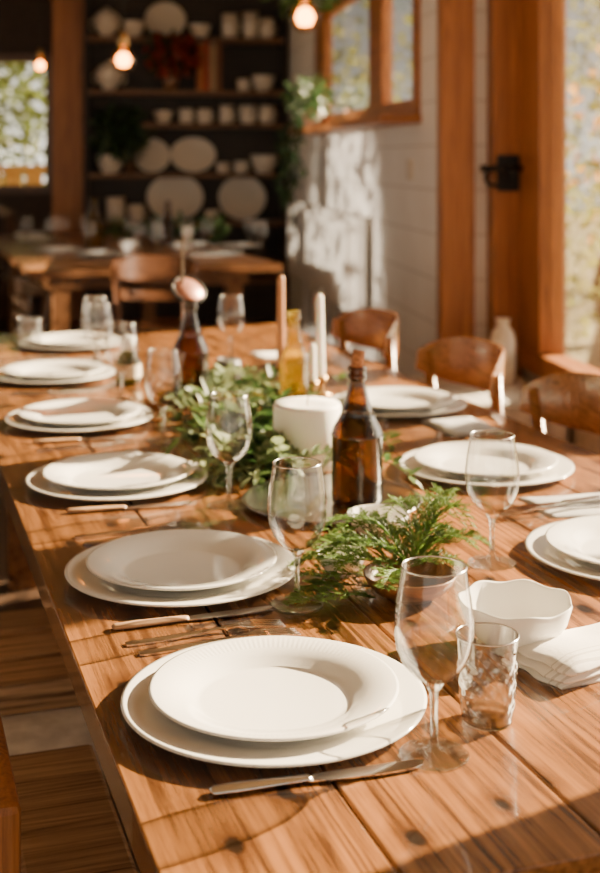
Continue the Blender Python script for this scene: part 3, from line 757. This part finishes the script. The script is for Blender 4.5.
bottle('amber_bottle', (*P(-1.36,8.4),TZ), M_AMBER, bprof(0.065,0.33,0.022), 'large amber glass bottle on the second table')
bottle('brown_bottle', (*P(-.9,8.65),TZ), M_BROWN, bprof(0.045,0.30,0.015), 'brown glass bottle on the second table')
for i in range(4):
    x,y = P(-1.25+i*0.22,8.8+0.06*(i%2))
    solo('leaf_sprig', foliage(60,(0.09,0.09,0.06),0.06,0.03,200+i,0.0), M_LEAF, (x,y,TZ+0.11), i, 'bushy green leaves along the second table', 'greenery', 'greenery on the second table')
bowl('small_bowl', (*P(-1.10,8.2),TZ), 0.07,0.06, M_CER, 'white bowl on the second table')
candle('pillar_candle', (*P(-.72,8.05),TZ), 0.03, 0.16, M_WAX, 'slim white candle on the second table')
napkin((*P(-.9,7.5),TZ), 0.2, 0.12, 1, TA, M_CLOTH, 'flat white napkin on the second table', 7)

# ------------------------------------------------------------ shelf contents
def mug(x, z, r=0.06, h=0.11, mat=M_CREAM, y=10.50):
    m = thing('mug', (x,y,z), 0, 'white ceramic mug on a dark shelf', 'mug', 'mugs on the shelves')
    part(m, 'body', MB().lathe([(0,0),(r*.8,0),(r*.95,h*.15),(r,h*.5),(r,h),(r*.93,h),(r*.9,h*.2),(0,h*.12)], 28), mat)
    part(m, 'handle', MB().tube([(r*.9+0.03*sin(t*pi/6), 0, h*.5-0.032*cos(t*pi/6)) for t in range(7)], 0.007, 8), mat)
    return m
for x,z,r,h in ((0.91,2.33,.07,.2),(1.08,2.33,.065,.22),(1.22,2.33,.065,.17),(0.88,1.627,.06,.15),(1.06,1.627,.07,.15),(1.22,1.627,.065,.15),(.85,1.216,.05,.09),(1.0,1.216,.055,.1),(-.03,.82,.075,.2),(.14,.82,.06,.14),(.7,1.627,.06,.12),(.55,1.627,.06,.12),(1.02,1.895,.05,.1)):
    mug(x,z,r,h)
def tureen(x,z,r,h):
    t = thing('tureen', (x,10.51,z), 0, 'white lidded ceramic tureen on a dark shelf', 'tureen', 'tureens on the shelves')
    part(t, 'body', MB().lathe([(0,0),(r*.5,0),(r*.45,h*.1),(r*.8,h*.3),(r,h*.6),(r*.97,h*.62),(0,h*.6)], 36), M_CREAM)
    part(t, 'lid', MB().lathe([(0,h*.6),(r*.95,h*.62),(r*.7,h*.8),(r*.3,h*.92),(0.02,h*.93),(0.025,h),(0,h*1.02)], 36), M_CREAM)
    for s in (-1,1): part(t, 'handle', MB().tube([(s*(r*.85+0.035*sin(k*pi/6)),0,h*.42+0.04*cos(k*pi/6)) for k in range(7)], 0.01, 8), M_CREAM)
tureen(-.10,2.33,.12,.24); tureen(-.08,1.895,.12,.24)
bowl('serving_bowl', (.12,10.50,2.33), .09, .13, M_CREAM, 'cream ceramic bowl on the top shelf')
bowl('serving_bowl', (1.19,10.52,1.895), .10, .13, M_CREAM, 'white ceramic bowl on a dark shelf')
bowl('serving_bowl', (-.07,10.52,1.216), .12, .15, M_CREAM, 'cream ceramic bowl on a dark shelf')
bowl('serving_bowl', (1.2,10.52,1.216), .12, .15, M_CREAM, 'white ceramic bowl on a dark shelf')
bowl('serving_bowl', (.66,10.50,2.33), .09, .11, M_CREAM, 'cream ceramic bowl on the top shelf')
bowl('serving_bowl', (.36,10.50,1.627), .08, .10, M_CREAM, 'cream ceramic bowl on a dark shelf')
bowl('serving_bowl', (.76,10.47,.82), .06, .09, M_CREAM, 'small cream ceramic bowl on a dark shelf')
ME_PL = ME_CH.copy(); ME_PL.name = 'platter'; ME_PL.materials.clear(); ME_PL.materials.append(M_CREAM)
def splate(x,z,R,sxy,label):
    s = R/0.166
    o = solo('standing_platter', ME_PL, None, (x,10.60,z+R*cos(radians(10))*sxy+0.006), (radians(80),0,0), label, 'platter', 'platters on the shelves', scale=(s,s*sxy,s))
splate(.38,2.33,.17,.9,'round white platter standing on the top shelf'); splate(.27,1.216,.15,.95,'cream round platter standing on a shelf')
splate(.61,1.216,.19,.78,'oval white platter standing on a shelf'); splate(.46,.82,.235,.82,'large oval white platter standing on a shelf')
splate(1.02,.82,.20,.93,'large round white plate standing on a shelf')
for i in range(4):
    h = .38+.02*(i%2)
    b = thing('book', (.66+i*.05,10.52,1.895), 0, ['orange','red','tan','brown'][i]+' cloth hardback book standing on a shelf', 'book', 'books on the shelf')
    part(b, 'cover', MB().box((-.022,-.12,0),(-.018,.1,h)).box((.018,-.12,0),(.022,.1,h)).box((-.018,-.12,0),(.018,-.116,h)), M_BKS[i], smooth=False)
    part(b, 'pages', MB().box((-.0178,-.115,.006),(.0178,.095,h-.006)), M_PAPER, smooth=False)
rf = thing('red_flower_arrangement', (.42,10.46,1.895), 0, 'vase of dark red flowers and leaves on a shelf', 'flowers')
part(rf, 'vase', MB().lathe([(0,0),(.05,0),(.07,.08),(.04,.17),(.05,.2),(.04,.2),(0,.1)], 24), M_WOODB)
part(rf, 'flowers', foliage(140,(.2,.09,.14),.09,.07,77,0), M_RED, loc=(0,-.10,.30))
part(rf, 'leaves', foliage(80,(.22,.09,.16),.1,.04,78,0), M_DLEAF, loc=(0,-.10,.30))
gp = thing('potted_plant', (.09,10.45,1.216), 0, 'bushy green plant in a dark pot on the shelf', 'plant')
part(gp, 'pot', MB().lathe([(0,0),(.03,0),(.045,.10),(.048,.12),(.04,.12),(0,.1)], 24), M_DARKCH)
part(gp, 'foliage', foliage(240,(.22,.09,.2),.09,.05,79,0), M_DLEAF, loc=(-.08,-.06,.34))
# sill plant + vine
sp = thing('trailing_plant', (1.27,8.35,1.55), 0, 'potted trailing green plant on the casement sill', 'plant')
part(sp, 'pot', MB().lathe([(0,0),(.045,0),(.06,.1),(.065,.12),(.055,.12),(0,.09)], 24), M_POT)
part(sp, 'foliage', foliage(200,(.12,.40,.12),.07,.035,80,0), M_DLEAF, loc=(-.04,-.1,.19))
def vine(L, n, seed):
    R = random.Random(seed); mb = MB(); pts = [Vector((0.02*sin(i*.9+seed),0.04*sin(i*.6+seed),-L*i/n)) for i in range(n+1)]
    mb.tube(pts, .004, 5)
    for p in pts[1:]:
        for k in range(3): mb.leaf(p, Vector((R.uniform(-1,.3),R.uniform(-1,1),R.uniform(-.8,.2))), Vector((R.uniform(-1,1),0,1)), .065, .035)
    return mb
for i in range(5): part(sp, 'vine', vine(.40+.16*(i%3), 10+3*(i%3), 300+i), M_DLEAF, loc=(-.10,-.15+.22*i,.12-.02*i))
hp = thing('hanging_plant', (1.05,7.3,2.9), 0, 'leafy hanging plant suspended by cord from the ceiling', 'plant')
part(hp, 'cord', MB().tube([(0,0,0),(0,0,-.35)], .006, 6), M_IRON)
part(hp, 'basket', MB().lathe([(0,-.50),(.1,-.48),(.14,-.38),(.15,-.33),(.13,-.33),(0,-.45)], 24), M_POT)
part(hp, 'foliage', foliage(130,(.16,.2,.2),.09,.045,81,.2), M_LEAF, loc=(0,0,-.54))

# ------------------------------------------------------------ pendants
def pendant(u,v,z,r,label):
    x,y = P(u,v)
    p = thing('pendant_lamp', (x,y,2.9), 0, label, 'lamp', 'pendant bulbs')
    dz = z-2.9
    part(p, 'cord', MB().tube([(0,0,-.015),(0,0,dz+r*2.4)], .004, 6), M_IRON)
    part(p, 'ceiling_rose', MB().lathe([(0,0),(.05,0),(.05,-.015),(0,-.02)], 24), M_IRON)
    part(p, 'socket', MB().lathe([(0,dz+r*2.5),(.012,dz+r*2.45),(.022,dz+r*2.2),(.024,dz+r*1.2),(.02,dz+r*1.1),(0,dz+r*1.1)], 20), M_BRASS)
    part(p, 'glass_bulb', MB().lathe([(.018,dz+r*1.35),(.022,dz+r*1.1),(r*.75,dz+r*.65),(r,dz),(r*.8,dz-r*.6),(r*.35,dz-r*.95),(0,dz-r)], 28), thin_glass('bulb_glass_%d' % int(v), (1,.7,.4), (1,.5,.15), .05))
    part(p, 'filament', MB().lathe([(0,dz+r*.7),(r*.45,dz+r*.5),(r*.65,dz),(r*.45,dz-r*.5),(0,dz-r*.6)], 16), M_BULB)
pendant(.02,5.0,1.90,.06,'glowing round pendant bulb on a black cord')
pendant(-.82,5.9,1.80,.055,'glowing round pendant bulb on a black cord')
pendant(-1.9,9.3,2.02,.05,'distant glowing pendant bulb by the window')

# ------------------------------------------------------------ light
SUN = Vector((.80,.36,.40)).normalized()
sd = bpy.data.lights.new('sun', 'SUN'); sd.energy = 56; sd.angle = radians(0.4); sd.color = (1.0, 0.77, 0.47)
s = bpy.data.objects.new('sun', sd); COL.objects.link(s); s.location = (8,6,8)
s.rotation_euler = (-SUN).to_track_quat('-Z','Y').to_euler()
wd = bpy.data.worlds.new('world'); SC.world = wd; wd.use_nodes = True
nt = wd.node_tree; bg = nt.nodes['Background']
# hazy sky: brighter toward the horizon, with a warm aureole about the sun
tc = N(nt, 'ShaderNodeTexCoord')
dt = N(nt, 'ShaderNodeVectorMath', operation='DOT_PRODUCT'); nt.links.new(tc.outputs['Generated'], dt.inputs[0]); dt.inputs[1].default_value = SUN
sz = N(nt, 'ShaderNodeSeparateXYZ'); nt.links.new(tc.outputs['Generated'], sz.inputs[0])
d = math_n(nt, 'MAXIMUM', dt.outputs['Value'], 0.0)
hz = math_n(nt, 'POWER', math_n(nt, 'SUBTRACT', 1.0, math_n(nt, 'ABSOLUTE', sz.outputs['Z'], 0.0)), 9.0)
st = math_n(nt, 'ADD', math_n(nt, 'MULTIPLY', math_n(nt, 'POWER', d, 14.0), 12.0), math_n(nt, 'ADD', math_n(nt, 'MULTIPLY', math_n(nt, 'POWER', d, 3.0), 0.8), 0.25))
st = math_n(nt, 'ADD', st, math_n(nt, 'MULTIPLY', hz, 2.1))
colr = mixc(nt, math_n(nt, 'POWER', d, 3.0), (1.0,0.92,0.78), (1.0,0.84,0.62))
nt.links.new(colr, bg.inputs[0]); nt.links.new(st, bg.inputs[1])
# added warm spot beyond the unseen west window, imitating sun dapples on the radiator
ld = bpy.data.lights.new('added_dapple_spot', 'SPOT'); ld.energy = 8500; ld.spot_size = radians(17); ld.spot_blend = 0.7; ld.shadow_soft_size = 0.015; ld.color = (1.0,0.84,0.64)
l = bpy.data.objects.new('added_dapple_spot', ld); COL.objects.link(l); l.location = (-6.5,3.4,2.2)
l.rotation_euler = (Vector((1.4,8.0,0.65))-Vector(l.location)).to_track_quat('-Z','Y').to_euler()
tree((-3.7,5.0,GZ), 1.75, (0.3,1.0,0.8), 1500, 0.06, M_TREE, 21, 'small unseen leafy shrub added outside the west window to dapple the spot', hollow=0.0)  # added between spot and wall to cast leaf dapples

cam = bpy.data.cameras.new('camera'); co = bpy.data.objects.new('camera', cam); COL.objects.link(co)
co.location = (0,0,1.35); co.rotation_euler = (pi/2,0,-CA)
cam.lens = 52.4; cam.sensor_width = 36; cam.shift_y = -0.32; cam.clip_start = 0.05
cam.dof.use_dof = True; cam.dof.focus_distance = 1.5; cam.dof.aperture_fstop = 4.4
SC.camera = co
